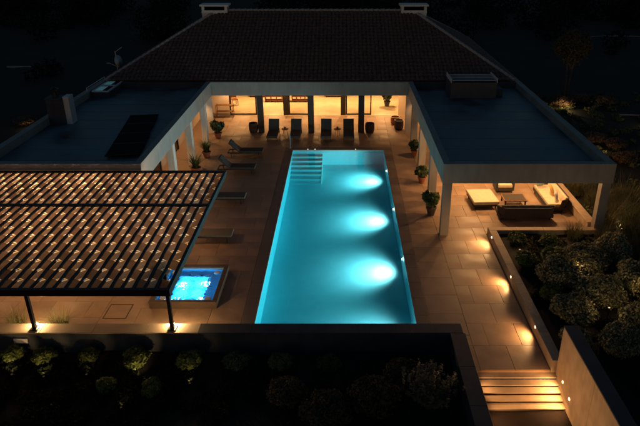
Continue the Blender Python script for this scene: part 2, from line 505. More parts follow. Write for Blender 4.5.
# hipped tiled roof
EY, RY, EZ, RZ = YB + .32, 47.0, 3.28, 6.5
ex0, ex1, rx0, rx1 = XL + .25, XR - .25, -9.2, 5.2
BY = 55.8
roof = vp(MB().add([(ex0, EY, EZ), (ex1, EY, EZ), (ex1, BY, EZ), (ex0, BY, EZ), (rx0, RY, RZ), (rx1, RY, RZ)],
                   [(0, 1, 5, 4), (1, 2, 5), (2, 3, 4, 5), (3, 0, 4), (3, 2, 1, 0)]), 'tiled_roof', 'terracotta')
def tile_slope(p0, p1, q0, q1, nm):
    """barrel tiles on the slope p0-p1 (eave) to q0-q1 (ridge)"""
    p0, p1, q0, q1 = map(Vector, (p0, p1, q0, q1))
    u = (p1 - p0).normalized(); n0 = ((p1 - p0).cross(q0 - p0)).normalized()
    v = n0.cross(u).normalized()
    W_ = (p1 - p0).length; Hh = (q0 - p0).dot(v)
    a0 = (q0 - p0).dot(u); a1 = W_ - (q1 - p0).dot(u)
    pitch, row = .27, .43
    nc, nr = int(W_ / pitch), int(Hh / row)
    b = MB(); K = 6
    for r in range(nr):
        y0, y1 = r * row, (r + 1) * row + .04
        for c in range(nc):
            xc = (c + .5) * pitch; f = (r + .6) / nr
            if xc < a0 * f + .1 or xc > W_ - a1 * f - .1: continue
            jx = rng.uniform(-.008, .008); jz = rng.uniform(0, .012)
            vs = []
            for yy, lift in ((y0, .085), (y1, .03)):
                for k in range(K):
                    t = k / (K - 1)
                    h = math.sin(t * PI) * .062 + lift + jz
                    p = p0 + u * (xc + jx + (t - .5) * pitch * 1.02) + v * yy + n0 * h
                    vs.append(p)
            fs = [(k, k + 1, K + k + 1, K + k) for k in range(K - 1)] + [tuple(range(K - 1, -1, -1))]
            b.add(vs, fs)
    o = vp(b, nm, 'terracotta', roof)
    o['kind'] = 'stuff'
    return o
tile_slope((ex0, EY, EZ), (ex1, EY, EZ), (rx0, RY, RZ), (rx1, RY, RZ), 'roof_tiles')
tile_slope((ex1, EY, EZ), (ex1, BY, EZ), (rx1, RY, RZ), (rx1, RY + .01, RZ), 'roof_tiles')
tile_slope((ex0, BY, EZ), (ex0, EY, EZ), (rx0, RY + .01, RZ), (rx0, RY, RZ), 'roof_tiles')
def caps(p, q, nm):
    p, q = Vector(p), Vector(q); L = (q - p).length; n = int(L / .42); d = (q - p) / n
    b = MB(); mo = MB()
    for i in range(n):
        a = p + d * i; e = a + d * 1.05
        b.tube([a + Vector((0, 0, .05)), e + Vector((0, 0, .075))], [.10, .12], 8)
        mo.tube([a + d * .92 + Vector((0, 0, .085)), a + d * 1.1 + Vector((0, 0, .09))], [.115, .115], 7)
    c = vp(b, nm, 'mortar', roof)
    vp(mo, 'mortar_joint', 'pale_stone', roof)['kind'] = 'stuff'
caps((ex0 + .1, EY + .1, EZ), (rx0, RY, RZ), 'hip_cap')
caps((ex1 - .1, EY + .1, EZ), (rx1, RY, RZ), 'hip_cap')
caps((ex1 - .1, BY - .1, EZ), (rx1, RY, RZ), 'hip_cap')
caps((ex0 + .1, BY - .1, EZ), (rx0, RY, RZ), 'hip_cap')
caps((rx0, RY, RZ), (rx1, RY, RZ), 'ridge_cap')
# ridge chimneys with slotted tops
for cx in (-9.3, 5.25):
    ch = MB()
    x0, x1, y0, y1 = cx - .92, cx + .92, 46.5, 47.5
    ch.box(x0, x1, y0, y1, 5.2, 6.62)
    for xa in (x0, x1 - .18):
        ch.box(xa, xa + .18, y0, y0 + .2, 6.62, 6.9); ch.box(xa, xa + .18, y1 - .2, y1, 6.62, 6.9)
    c = vp(ch, 'chimney', 'chimney_white', villa)
    vp(MB().box(x0 + .2, x1 - .2, y0 + .15, y1 - .15, 6.621, 6.899), 'slot_shade', 'panel_black', c)  # black box stands for the shade inside the slots
    vp(MB().box(x0 - .12, x1 + .12, y0 - .12, y1 + .12, 6.9, 7.02), 'chimney_cap', 'chimney_white', c, .015)
    vp(MB().box(x0 - .03, x1 + .03, y0 - .03, y1 + .03, 6.45, 6.52), 'chimney_band', 'chimney_white', c)
# loggia columns
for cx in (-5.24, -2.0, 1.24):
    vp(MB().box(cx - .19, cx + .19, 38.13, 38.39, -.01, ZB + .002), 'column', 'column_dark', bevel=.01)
# wing columns along the courtyard
for y in (24.5, 28.3, 32.1, 35.9):
    vp(MB().box(IL - .34, IL - .01, y, y + .42, -.01, 2.5), 'column', 'render_white', bevel=.01)
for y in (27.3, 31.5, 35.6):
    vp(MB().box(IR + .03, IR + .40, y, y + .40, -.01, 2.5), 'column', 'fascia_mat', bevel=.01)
vp(MB().box(IR - .12, IR + .48, 37.95, 38.09, -.01, 2.5), 'column', 'render_white', bevel=.01)
vp(MB().box(IL - .45, IL + .0, 37.95, 38.09, -.01, 2.5), 'column', 'render_white', bevel=.01)
vp(MB().box(IR + .06, IR + .42, YN + .04, YN + .34, -.01, 2.45), 'column', 'column_grey', bevel=.01)
vp(MB().box(XR - .42, XR - .04, YN + .04, YN + .40, -.3, 2.45), 'column', 'column_grey', bevel=.01)
vp(MB().box(XR - .40, XR - .06, 29.3, 29.62, -.3, 2.5), 'column', 'render_white', bevel=.01)
# walls: gallery walls, back wall piers, interior room
def wall(x0, x1, y0, y1, z0=-.4, z1=2.61, m='wall_warm', nm='wall', bevel=0):
    return vp(MB().box(x0, x1, y0, y1, z0, z1), nm, m, bevel=bevel)
wall(-10.1, -9.9, 23.8, 42.2)
wall(XL, XL + .3, 23.8, 55.6, -.6, ZB)
wall(XR - .3, XR, 30.65, 55.6, -.6, ZB)
wall(-9.9, -7.95, 42.2, 42.4)
wall(-15, -10.1, 23.82, 24.0)
wall(5.8, 6.0, 30.65, 42.2)
wall(5.8, XR - .3, 30.45, 30.65)
wall(3.98, 5.8, 42.2, 42.4)
wall(-4.15, -3.78, 42.2, 42.42, 0, 2.62, 'bronze', 'pier')
wall(-.09, .26, 42.2, 42.42, 0, 2.62, 'bronze', 'pier')
wall(-9.2, -9.0, 42.4, 50.2); wall(4.6, 4.8, 42.4, 50.2); wall(-9.0, 4.6, 50.0, 50.2)
wall(XL + .3, XR - .3, 55.4, 55.6)
wall(-9.0, 4.6, 42.1, 50.0, -.4, .012, 'interior_floor', 'interior_floor')
# sliding glass doors of the loggia
def glass_door(x0, x1, y=42.3, z1=2.45):
    d = vp(MB().box(x0, x0 + .09, y - .05, y + .05, .014, z1).box(x1 - .09, x1, y - .05, y + .05, .014, z1)
           .box(x0 + .09, x1 - .09, y - .05, y + .05, .014, .11).box(x0 + .09, x1 - .09, y - .05, y + .05, z1 - .09, z1), 'glass_door', 'bronze')
    vp(MB().box(x0 + .09, x1 - .09, y - .008, y + .008, .11, z1 - .09), 'pane', 'glass', d)
    vp(MB().box(x1 - .075, x1 - .03, y - .10, y - .05, .95, 1.2), 'door_handle', 'spout', d)
glass_door(-7.94, -6.03); glass_door(-3.77, -2.1); glass_door(.27, 2.08)
# glazed doors in the left gallery wall
for y in (25.4, 29.2, 33.0):
    d = vp(MB().box(-9.9, -9.82, y, y + .1, 0, 2.3).box(-9.9, -9.82, y + 1.9, y + 2.0, 0, 2.3).box(-9.9, -9.82, y + .1, y + 1.9, 2.2, 2.3), 'glass_door', 'bronze')
    vp(MB().box(-9.88, -9.86, y + .1, y + 1.9, .02, 2.2), 'pane', 'glass', d)
# downlights in the ceilings
def downlight(x, y, z, power, col=(1, .52, .2), spot=None, aim=(0, 0, -1)):
    d = vp(MB().lathe([(.09, -.02), (.09, .0)], 12, (x, y, z)), 'downlight', 'white_plastic')
    vp(MB().lathe([(.06, -.026), (.06, -.0205)], 12, (x, y, z)), 'lens', 'lamp_warm', d)
    l = lamp(None, (x, y, z - .07), power, col, .06, spot, aim)
    l.location = Vector((x, y, z - .07)) - villa.location; l.parent = d
WARM = (1, .55, .21)
for x in (-7.4, -4.6, -1.8, 1.0, 3.2):
    downlight(x, 41.3, 2.61, 300, spot=138)
for x in (-7.6, -5.2, -2.4, .4, 3.2):
    downlight(x, 45.6, 2.61, 520, (1, .57, .22), 158)
for y in (26.3, 30.1, 33.9, 37.3):
    downlight(-9.3, y, 2.5, 150, spot=130)
for y in (29.4, 33.6, 37.6, 40.3):
    downlight(5.1, y, 2.5, 95, spot=130)
for x, y in ((6.6, 26.4), (9.6, 26.4), (6.8, 29.2), (9.4, 29.2)):
    downlight(x, y, 2.5, 235)

# ---------------------------------------------------------------- things standing on the roofs
def roof_box():
    t = thing('louvred_roof_vent', 'grey box vent with slatted top on the right flat roof', 'roof vent', (7.75, 36.5, ZR))
    MB().box(-1.35, 1.35, -.95, .95, 0, .92).build('housing', 'housing_grey', t, .01)
    for i in range(5):
        y = -.80 + i * .40
        M = Matrix.Translation((0, y, 1.02)) @ Matrix.Rotation(R(-10), 4, 'X')
        MB().box(-1.3, 1.3, -.12, .12, -.015, .015, M).build('louvre_blade', 'louvre', t)
    for sx in (-1.36, 1.32):
        MB().box(sx, sx + .04, -.93, .93, .92, 1.16).build('side_plate', 'louvre', t)
    MB().box(1.45, 1.85, -.5, .4, 0, .42).build('duct', 'dark_wall', t, .01)
roof_box()
def roof_stack():
    t = thing('roof_chimney', 'square rendered chimney stack with dark pot on the left flat roof', 'chimney', (-14.35, 30.6, ZR))
    MB().box(-.62, .25, -.35, .35, 0, 1.28).build('stack', 'dark_wall', t, .01)
    MB().box(.251, .55, -.3, .3, 0, 1.42).build('flue', 'louvre', t, .01)
    MB().box(-.66, .24, -.39, .39, 1.281, 1.35).build('cap', 'dark_wall', t, .01)
    MB().lathe([(.16, 1.35), (.12, 1.62), (.20, 1.66), (.20, 1.74), (.02, 1.86)], 12, (-.2, 0, 0)).build('cowl', 'dark_metal', t)
roof_stack()
def skylight():
    t = thing('skylight', 'long framed skylight with two turquoise panes on the left roof edge', 'skylight', (-14.55, 37.3, ZR))
    MB().box(-.35, .75, -1.55, 1.55, 0, .30).build('upstand', 'dark_wall', t, .01)
    for y in (-1.5, 0.0):
        f = MB().box(-.3, .7, y + .02, y + .12, .30, .37).box(-.3, .7, y + 1.36, y + 1.46, .30, .37).box(-.3, -.2, y + .12, y + 1.36, .30, .37).box(.6, .7, y + .12, y + 1.36, .30, .37).build('frame', 'louvre', t)
        MB().box(-.2, .25, y + .30, y + 1.25, .33, .345).build('pane', 'pane_glow', f)
        MB().box(.25, .6, y + .12, y + 1.36, .33, .344).build('blind', 'panel_black', f)
    b = MB()
    for y in (-1.5, 1.5):
        b.tube([(-.55, y, 0), (-.55, y, .55)], .025, 6)
    b.tube([(-.55, -1.5, .55), (-.55, 1.5, .55)], .025, 6)
    b.build('guard_rail', 'louvre', t)
skylight()
def antenna():
    t = thing('satellite_dish', 'small satellite dish on a mast at the left roof corner', 'satellite dish', (-14.95, 40.9, 3.2))
    MB().tube([(0, 0, 0), (0, 0, 1.5)], .03, 8).build('mast', 'louvre', t)
    M = Matrix.Translation((.05, -.1, .85)) @ Matrix.Rotation(R(75), 4, 'Z') @ Matrix.Rotation(R(80), 4, 'X')
    b = MB().lathe([(.02, 0), (.2, .03), (.36, .10), (.42, .15)], 18)
    b.v = [tuple(M @ Vector(v)) for v in b.v]
    b.build('dish', 'louvre', t, smooth=True)
    MB().tube([(0, 0, 1.45), (.45, .1, 1.75)], .018, 6).build('boom', 'louvre', t)
    MB().tube([(0, 0, .5), (-.4, -.3, .8), (-.55, -.3, .78)], .02, 6).build('feed_arm', 'louvre', t)
antenna()
names = ['nearest', 'second', 'third', 'farthest']
for i in range(4):
    t = thing('solar_panel', names[i] + ' of four black solar panels in a row on the left flat roof', 'solar panel', (-9.75 - .22 * i, 26.1 + 1.585 * i, ZR), R(7.8), 'black solar panels on the left flat roof')
    M = Matrix.Translation((0, 0, .09))
    MB().box(-.72, .72, -.78, .78, -.02, .02, M).build('panel', 'panel_black', t)
    for q in (-.80, .782): MB().box(-.74, .74, q, q + .018, -.03, .03, M).build('rim', 'dark_metal', t)
    for sx in (-.6, .6):
        MB().box(sx - .02, sx + .02, -.74, -.70, 0, .069).build('leg', 'dark_metal', t)
        MB().box(sx - .02, sx + .02, .68, .72, 0, .069).build('leg', 'dark_metal', t)

# ================================================================= SWIMMING POOL
WZ, FZ = -.09, -.95
pool = thing('swimming_pool', 'long rectangular swimming pool glowing turquoise in the courtyard', 'pool', (0, 25, 0))
def pp(b, name, m, parent=pool, bevel=0.0):
    o = b.build(name, m, None, bevel, 1); o.data.transform(Matrix.Translation((0, -25, 0))); o.parent = parent; return o
pp(MB().box(PX0 - .3, PX1 + .3, PY0 - .25, PY1 + .3, FZ - .2, FZ), 'basin_floor', 'pool_tile')
pp(MB().box(PX0 - .3, PX0, PY0 - .25, PY1 + .3, FZ + .001, -.035), 'basin_wall', 'pool_tile')
pp(MB().box(PX1, PX1 + .3, PY0 - .25, PY1 + .3, FZ + .001, -.035), 'basin_wall', 'pool_tile')
pp(MB().box(PX0 + .001, PX1 - .001, PY1, PY1 + .3, FZ + .001, -.035), 'basin_wall', 'pool_tile')
pp(MB().box(PX0 + .001, PX1 - .001, PY0 - .25, PY0, FZ + .001, -.035), 'basin_wall', 'pool_tile')
# shallow ledge along the far end and the corner stair
for i in range(7):
    z = -.27 - .105 * i; y1 = PY1 - .002 - .45 * i
    pp(MB().box(PX0 + .002, PX0 + 1.74, y1 - .45, y1, FZ + .003, z), 'pool_stair', 'pool_step')
    pp(MB().box(PX0 + .01, PX0 + 1.78, y1 - .446, y1 - .37, z + .001, z + .009), 'stair_nosing', 'white_plastic')
    pp(MB().box(PX0 + 1.741, PX0 + 1.80, y1 - .45, y1 - .001, FZ + .003, z + .008), 'stair_cheek', 'white_plastic')
# coping stones
def cope(x0, x1, y0, y1, n, along):
    for i in range(n):
        if along == 'y':
            a, b_ = y0 + (y1 - y0) * i / n, y0 + (y1 - y0) * (i + 1) / n
            pp(MB().box(x0, x1, a + .004, b_ - .004, -.034, .006), 'coping_stone', 'coping_stone', bevel=.006)
        else:
            a, b_ = x0 + (x1 - x0) * i / n, x0 + (x1 - x0) * (i + 1) / n
            pp(MB().box(a + .004, b_ - .004, y0, y1, -.034, .006), 'coping_stone', 'coping_stone', bevel=.006)
cope(PX0 - .445, PX0 + .02, 16.40, PY1, 17, 'y')
cope(PX1 - .02, PX1 + .445, 16.40, PY1, 17, 'y')
cope(PX0 - .445, PX1 + .445, PY1 + .003, PY1 + .445, 6, 'x')
cope(PX0 + .03, PX1 - .03, 16.40, PY0 + .02, 5, 'x')
wat = pp(MB().box(PX0 - .05, PX1 + .05, PY0 - .05, PY1 + .05, FZ - .05, WZ), 'water', 'water')
_t = MATS['water'].node_tree
_v = _t.nodes.new('ShaderNodeVolumeAbsorption')
_v.inputs['Color'].default_value = (0, .86, .92, 1); _v.inputs['Density'].default_value = .42
_t.links.new(_v.outputs[0], [n_ for n_ in _t.nodes if n_.type == 'OUTPUT_MATERIAL'][0].inputs['Volume'])
PC = (.85, 1.0, 1.0)
for y in (31.9, 26.75, 21.85, 17.1):
    l = pp(MB().lathe([(.13, 0), (.13, .03), (.10, .05)], 16), 'pool_light', 'white_plastic')
    l.location = (PX1 - .001, y - 25, -.25); l.rotation_euler = (0, R(-90), 0)
    l2 = MB().lathe([(.055, .051), (.045, .058), (.0, .06)], 16).build('lens', 'lamp_pool', l)
    la = lamp(None, (0, 0, .10), 1250, PC, .3, 142, (-.35, 0, 1), 1.0)
    la.parent = l; la.location = (0, 0, .12)
    # aim: out of the wall and slightly down
    la.rotation_euler = Vector((-.15, .18, 1)).to_track_quat('-Z', 'Y').to_euler()
for x, y in ((-2.05, PY1 + .05), (-1.62, PY1 + .05), (.82, PY1 + .05)):
    f = pp(MB().lathe([(.03, .007), (.03, .035), (.02, .04)], 8, (x, y, 0)), 'edge_light', 'lamp_small')
pole = thing('pool_shower', 'thin pale pole standing at the left far corner of the pool', 'pole', (-3.12, 35.05, 0))
MB().tube([(0, 0, 0), (0, 0, .95)], .022, 8).build('pole', 'spout', pole)
MB().lathe([(.09, 0), (.09, .03)], 12).build('base', 'spout', pole)

# ================================================================= HOT TUB
TX, TY = -5.55, 19.2
tub = thing('hot_tub', 'square hot tub glowing bright blue, wooden rim, partly under the pergola', 'hot tub', (TX, TY, 0))
def ring(b, ax, ay, bx, by, z0, z1):
    b.box(-ax, ax, -ay, -by, z0, z1).box(-ax, ax, by, ay, z0, z1).box(-ax, -bx, -by, by, z0, z1).box(bx, ax, -by, by, z0, z1); return b
ring(MB(), 1.17, 1.3, 1.06, 1.19, 0, .22).build('cabinet', 'tub_wood', tub)
for (x0, x1, y0, y1) in ((-1.19, 1.19, -1.32, -1.15), (-1.19, 1.19, 1.15, 1.32), (-1.19, -1.02, -1.148, 1.148), (1.02, 1.19, -1.148, 1.148)):
    MB().box(x0, x1, y0, y1, .222, .27).build('rim', 'tub_wood', tub, .02)
ring(MB(), 1.05, 1.18, 1.0, 1.13, -.42, .221).build('shell_wall', 'tub_shell', tub)
MB().box(-1.04, 1.04, -1.17, 1.17, -.45, -.40).build('shell_floor', 'tub_shell', tub)
for (x0, x1, y0, y1, z) in ((-.97, -.55, -1.1, 1.1, -.02), (.55, .97, -1.1, 1.1, -.05), (-.55, .55, .72, 1.1, -.02), (-.55, .55, -1.1, -.75, -.1)):
    MB().box(x0, x1, y0, y1, -.398, z).build('seat', 'tub_shell', tub, .07, 3)
for x, y in ((-.8, -.9), (.8, .9), (-.8, .9), (.8, -.9)):
    MB().lathe([(.13, .10), (.11, .17), (.05, .185)], 12, (x, y, 0)).build('headrest', 'white_plastic', tub)
for k in range(10):
    a = 2 * PI * k / 10
    MB().lathe([(.045, 0), (.045, .02)], 8, (.72 * math.cos(a), .85 * math.sin(a), 0)).build('jet', 'dark_metal', tub)
def tubwater():
    m = bpy.data.materials.new('tub_water'); m.use_nodes = True; t = m.node_tree
    b = t.nodes['Principled BSDF']; b.inputs['Transmission Weight'].default_value = 1
    b.inputs['Roughness'].default_value = .03; b.inputs['IOR'].default_value = 1.33
    b.inputs['Base Color'].default_value = (.7, .95, 1, 1)
    tc = t.nodes.new('ShaderNodeTexCoord'); n = t.nodes.new('ShaderNodeTexNoise'); n.inputs['Scale'].default_value = 5.5
    n.inputs['Detail'].default_value = 3
    t.links.new(tc.outputs['Object'], n.inputs['Vector'])
    bp = t.nodes.new('ShaderNodeBump'); bp.inputs['Strength'].default_value = 1; bp.inputs['Distance'].default_value = .16
    t.links.new(n.outputs['Fac'], bp.inputs['Height']); t.links.new(bp.outputs[0], b.inputs['Normal'])
    MATS['tub_water'] = m
tubwater()
MB().add([(-1.0, -1.13, .17), (1.0, -1.13, .17), (1.0, 1.13, .17), (-1.0, 1.13, .17)], [(0, 1, 2, 3)]).build('water', 'tub_water', tub)
for x, y in ((.45, -.55), (-.45, .45), (.4, .5), (-.45, -.6)):
    f = MB().lathe([(.06, -.39), (.06, -.37)], 10, (x, y, 0)).build('underwater_light', 'lamp_pool', tub)
    la = lamp(None, (0, 0, 0), 19, (.02, .42, 1.0), .28); la.parent = f; la.location = (x * .6, y * .6, -.08)

# ================================================================= LOW WALLS
WT = .45
low = thing('planter_wall', 'dark low wall in front of the pool turning towards the stairs', 'wall', (-3, 16.1, 0))
def lw(b, name, m, parent, bevel=.012):
    o = b.build(name, m, None, bevel, 1); o.data.transform(Matrix.Translation(-parent.location)); o.parent = parent; return o
# rendered wall with separate cap stones
xs = [-18 + i * 1.68 for i in range(14)]
lw(MB().box(-18, 3.86, 15.92, 16.33, -1.3, WT - .05), 'wall_body', 'dark_wall', low, 0)
lw(MB().box(3.45, 3.86, 6, 15.918, -1.3, WT - .05), 'wall_body', 'dark_wall', low, 0)
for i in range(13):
    lw(MB().box(xs[i] + .001, min(xs[i + 1], 3.9) - .001, 15.87, 16.38, WT - .049, WT), 'cap_stone', 'wall_stone' if xs[i] < -4.6 else 'dark_wall', low, .008)  # left caps paler: glow of the post lamps put into the colour
for i in range(6):
    lw(MB().box(3.42, 3.9, 15.866 - 1.62 * (i + 1), 15.862 - 1.62 * i, WT - .049, WT), 'cap_stone', 'dark_wall', low, .008)
lw(MB().box(-10.45, -10.0, 15.85, 15.918, .05, .22), 'vent_plate', 'render_white', low)

kerb = thing('kerb_wall', 'low stone garden wall beside the walkway with small recessed lights', 'wall', (6.5, 19, 0))
n = 6
for i in range(n):
    y0 = 14.62 + (23.28 - 14.62) * i / n; y1 = 14.62 + (23.28 - 14.62) * (i + 1) / n
    lw(MB().box(6.285, 6.60, y0 + .003, y1 - .003, -.4, .36), 'wall_stone', 'kerb_stone', kerb, .008)
for i in range(4):
    x0 = 6.285 + (11.0 - 6.285) * i / 4; x1 = 6.285 + (11.0 - 6.285) * (i + 1) / 4
    lw(MB().box(x0 + .003, x1 - .003, 23.283, 23.60, -.4, .36), 'wall_stone', 'kerb_stone', kerb, .008)
def wall_lamp(parent, x, y, z, power, aim=(-1, 0, -.9), spot=120):
    d = lw(MB().box(x - .012, x + .002, y - .03, y + .03, z - .03, z + .03), 'wall_light', 'lamp_glow', parent, 0)
    l = lamp(parent, (x - .05, y, z), power, (1, .50, .18), .03, spot, aim, .8)
    return l
for y in (22.75, 19.55, 16.40):
    wall_lamp(kerb, 6.283, y, .29, 125, (-1, 0, -.2), 158)
swall = thing('stair_wall', 'tall plastered wall beside the stairs with two small round lights', 'wall', (6.6, 12, 0))
for i in range(3):
    lw(MB().box(6.405, 6.72, 14.55 - 2.4 * (i + 1) + .002, 14.55 - 2.4 * i - .002, -1.3, 1.62), 'wall_panel', 'kerb_stone', swall, .008)
lw(MB().box(6.40, 6.80, 7.3, 14.56, 1.622, 1.67), 'wall_cap', 'dark_wall', swall, .008)
for y, z in ((13.95, .12), (13.35, .02)):
    l = wall_lamp(swall, 6.402, y, z, 60, (-1, .15, -.7), 150)
    l.data.spot_size = PI; l.location.x -= .10; l.data.energy = 75

for y, z in ((14.0, .05), (13.0, -.1), (11.6, -.1)):
    d = lw(MB().box(3.858, 3.872, y - .03, y + .03, z - .03, z + .03), 'wall_light', 'lamp_glow', low, 0)
    lamp(low, (3.93, y, z), 30 if y > 13.5 else 75, (1, .50, .19), .03, 150, (1, 0, .12), .8)

# ================================================================= PERGOLA
PZ = 3.0
QX1, QX0, QY0, QY1, QYM = -4.74, -15.0, 14.27, 23.38, 20.02
perg = thing('pergola', 'dark metal pergola with twisted brown straps beside the pool', 'pergola', (-9.8, 16.1, WT))
def pg(b, name, m, parent=perg, bevel=0.0):
    o = b.build(name, m, None, bevel, 1); o.data.transform(Matrix.Translation(-perg.location)); o.parent = parent; return o
for x in (-14.3, -9.82, -5.42):
    p = pg(MB().box(x - .055, x + .055, 16.05, 16.16, WT + .002, PZ - .14), 'post', 'dark_metal', bevel=.006)
    pg(MB().box(x - .12, x + .12, 15.98, 16.23, WT + .001, WT + .02), 'base_plate', 'dark_metal', p)
    pg(MB().lathe([(.04, 0), (.04, .06), (.03, .07)], 12, (x, 16.27, WT + .003)), 'post_light', 'lamp_small', p)
    l = lamp(None, (x, 16.30, WT + .30), 120, (1, .60, .24), .03)
    l.location = Vector((x, 16.34, WT + .115)) - perg.location; l.parent = p
sp = pg(MB().lathe([(.0, -.06), (.09, -.04), (.10, .04), (.0, .08)], 14, (-9.68, 16.10, 2.05)), 'loudspeaker', 'spout')
for y0, y1, nm in ((QY0, QY0 + .12, 'beam'), (QYM - .06, QYM + .06, 'beam'), (QY1 - .12, QY1, 'beam')):
    pg(MB().box(QX0, QX1 - .101, y0, y1, PZ - .16, PZ + .05), nm, 'dark_metal', bevel=.006)
pg(MB().box(QX1 - .10, QX1, QY0, QY1, PZ - .162, PZ + .052), 'beam', 'dark_metal', bevel=.006)
HP = .315
def strap(ya, rows, row, par, wid, skip=()):
    """one fabric strap: a chain of cells with light flecks coloured into alternate corners"""
    vs, fs, mi = [], [], []
    h = wid / 2
    for r in range(rows):
        if r in skip: continue
        y0, y1 = ya + r * row + .004, ya + (r + 1) * row - .004
        tl = .03 if (r + par) % 2 else -.03
        Zt = lambda x: tl * x / h
        o = len(vs); dx, dy = .165, .065
        C = [(-h, y0), (h, y0), (h, y1), (-h, y1)]
        act = (0, 2) if (par + r) % 2 == 0 else (1, 3)
        ring_ = []
        for k, (cx, cy) in enumerate(C):
            if k in act:
                sx, sy = (1 if cx < 0 else -1), (1 if cy == y0 else -1)
                px, py = (cx + sx * dx, cy), (cx, cy + sy * dy)
                e = [px, py] if k in (1, 3) else [py, px]
                i0 = len(vs); vs += [(cx, cy, Zt(cx)), (*e[0], Zt(e[0][0])), (*e[1], Zt(e[1][0]))]
                fs.append((i0, i0 + 2, i0 + 1) if True else 0); mi.append(1)
                ring_ += [i0 + 1, i0 + 2]
            else:
                vs.append((cx, cy, Zt(cx))); ring_.append(len(vs) - 1)
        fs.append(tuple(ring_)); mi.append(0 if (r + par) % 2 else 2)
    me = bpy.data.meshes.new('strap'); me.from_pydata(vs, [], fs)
    me.materials.append(MATS['strap']); me.materials.append(MATS['light_fleck']); me.materials.append(MATS['strap_dark'])
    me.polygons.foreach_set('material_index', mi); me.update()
    return me
def rail_mesh(ya, rows, row, par):
    vs = []; sub = 6
    for i in range(rows * sub + 1):
        t = i / sub
        fr = t - math.floor(t); q = int(math.floor(t)) + par
        lo = 1 if q % 2 == 0 else -1
        jog = .007 * lo * (1 - 2 * min(1, max(0, (fr - .12) / .76)))
        hw = .042
        y = ya + t * row
        for x, z in ((-hw, -.03), (hw, -.03), (hw, .025), (-hw, .025)): vs.append((x + jog, y, z))
    fs = [(4 * i + k, 4 * i + (k + 1) % 4, 4 * i + 4 + (k + 1) % 4, 4 * i + 4 + k) for i in range(rows * sub) for k in range(4)]
    fs += [(0, 3, 2, 1), tuple(4 * rows * sub + k for k in range(4))]
    return MB().add(vs, fs).mesh('rail')
panels = [(QY0 + .12, QYM - .06, 10), (QYM + .06, QY1 - .12, 6)]
for pi, (ya, yb, rows) in enumerate(panels):
    row = (yb - ya) / rows
    protos = [strap(ya, rows, row, ph, HP - .03) for ph in (0, 1)]
    rails = [rail_mesh(ya, rows, row, ph) for ph in (0, 1)]
    k = 0; x = QX1 - .1 - HP / 2
    while x > QX0:
        me = protos[k % 2]
        if pi == 0 and k == 0:
            me = strap(ya, rows, row, 0, HP - .03, (0, 1))
            obj('strap', strap(ya, rows, row, 0, HP - .03, tuple(range(1, rows))), None, perg, Vector((x, 0, PZ - .035)) - perg.location)
        obj('strap', me, None, perg, Vector((x, 0, PZ - .035)) - perg.location)
        obj('rail', rails[k % 2], 'dark_metal', perg, Vector((x - HP / 2, 0, PZ)) - perg.location)
        x -= HP; k += 1
# unseen lamps added under the pergola beams: each throws light up into the straps and a little down
for x in (-13.2, -10.6, -7.9, -5.9):
    for y, pw in ((17.9, 62), (20.02, 62), (22.9, 120)):
        k = {-13.2: 1.15, -10.6: 1.0, -7.9: .62, -5.9: .34}[x] * rng.uniform(.85, 1.15)
        d = pg(MB().lathe([(.06, -.16), (.07, 0)], 10, (x, y, PZ - 1.35)), 'lantern', 'dark_metal')
        pg(MB().lathe([(.04, -.165), (.04, -.1605)], 10, (x, y, PZ - 1.35)), 'lens', 'lamp_warm', d)
        pg(MB().tube([(x, y, PZ - 1.35), (x, y, PZ - .1)], .008, 5), 'cord', 'dark_metal', d)
        l = lamp(None, (0, 0, 0), pw * k * 2.2, (1, .57, .28), .08, 165, (0, 0, 1), .3); l.location = Vector((x, y, PZ - 1.30)) - perg.location; l.parent = d
        l = lamp(None, (0, 0, 0), pw * k * .42, (1, .50, .19), .05, 165, (0, 0, -1), .3); l.location = Vector((x, y, PZ - 1.56)) - perg.location; l.parent = d

# ================================================================= FURNITURE
def lounger(label, group, loc, rz, back=48, m='dark_fabric'):
    """sun lounger, foot end towards +X, head at -X"""
    t = thing('sun_lounger', label, 'sun lounger', loc, rz, group)
    b = MB()
    for sy in (-.33, .29): b.box(-1.0, 1.0, sy, sy + .04, .24, .29)
    for x in (-1.0, -.3, .4, .96): b.box(x, x + .04, -.29, .29, .245, .285)
    b.build('frame', 'bronze', t)
    for sx in (-.8, .82):
        for sy in (-.33, .29):
            MB().box(sx - .02, sx + .02, sy + .001, sy + .039, 0, .24).build('leg', 'bronze', t)
    MB().box(-.32, 1.02, -.34, .34, .291, .37).build('mattress', m, t, .025, 2)
    M = Matrix.Translation((-.33, 0, .30)) @ Matrix.Rotation(R(back), 4, 'Y')
    MB().box(-.80, -.0, -.34, .34, .0, .075, M).build('backrest', m, t, .025, 2)
    MB().box(-.78, -.55, -.28, .28, .076, .13, M).build('headrest', m, t, .03, 2)
    MB().tube([(-.62, -.25, .27), M @ Vector((-.5, -.25, -.01))], .015, 6).tube([(-.62, .25, .27), M @ Vector((-.5, .25, -.01))], .015, 6).build('strut', 'bronze', t)
    return t
EG = 'loungers in a row at the far end of the pool'
for x, lb in ((-4.35, 'leftmost dark lounger in the row facing the pool stair'),
              (-2.92, 'second dark lounger from the left in the row behind the pool'),
              (-1.0, 'third dark lounger from the left in the row behind the pool'),
              (.42, 'rightmost dark lounger in the row facing the pool')):
    lounger(lb, EG, (x, 37.2, 0), -PI / 2, 58)
SG = 'loungers along the left side of the pool'
for y, x, lb in ((33.75, -5.62, 'lounger with raised back on the left deck nearest the house'),
              (31.1, -5.72, 'second lounger from the house on the left deck, back raised'),
              (27.1, -5.68, 'lounger on the left deck half hidden under the pergola edge'),
              (23.1, -5.66, 'lounger on the left deck nearest the hot tub')):
    lounger(lb, SG, (x, y, 0), 0, 42, 'grey_fabric' if y < 30 else 'dark_fabric')
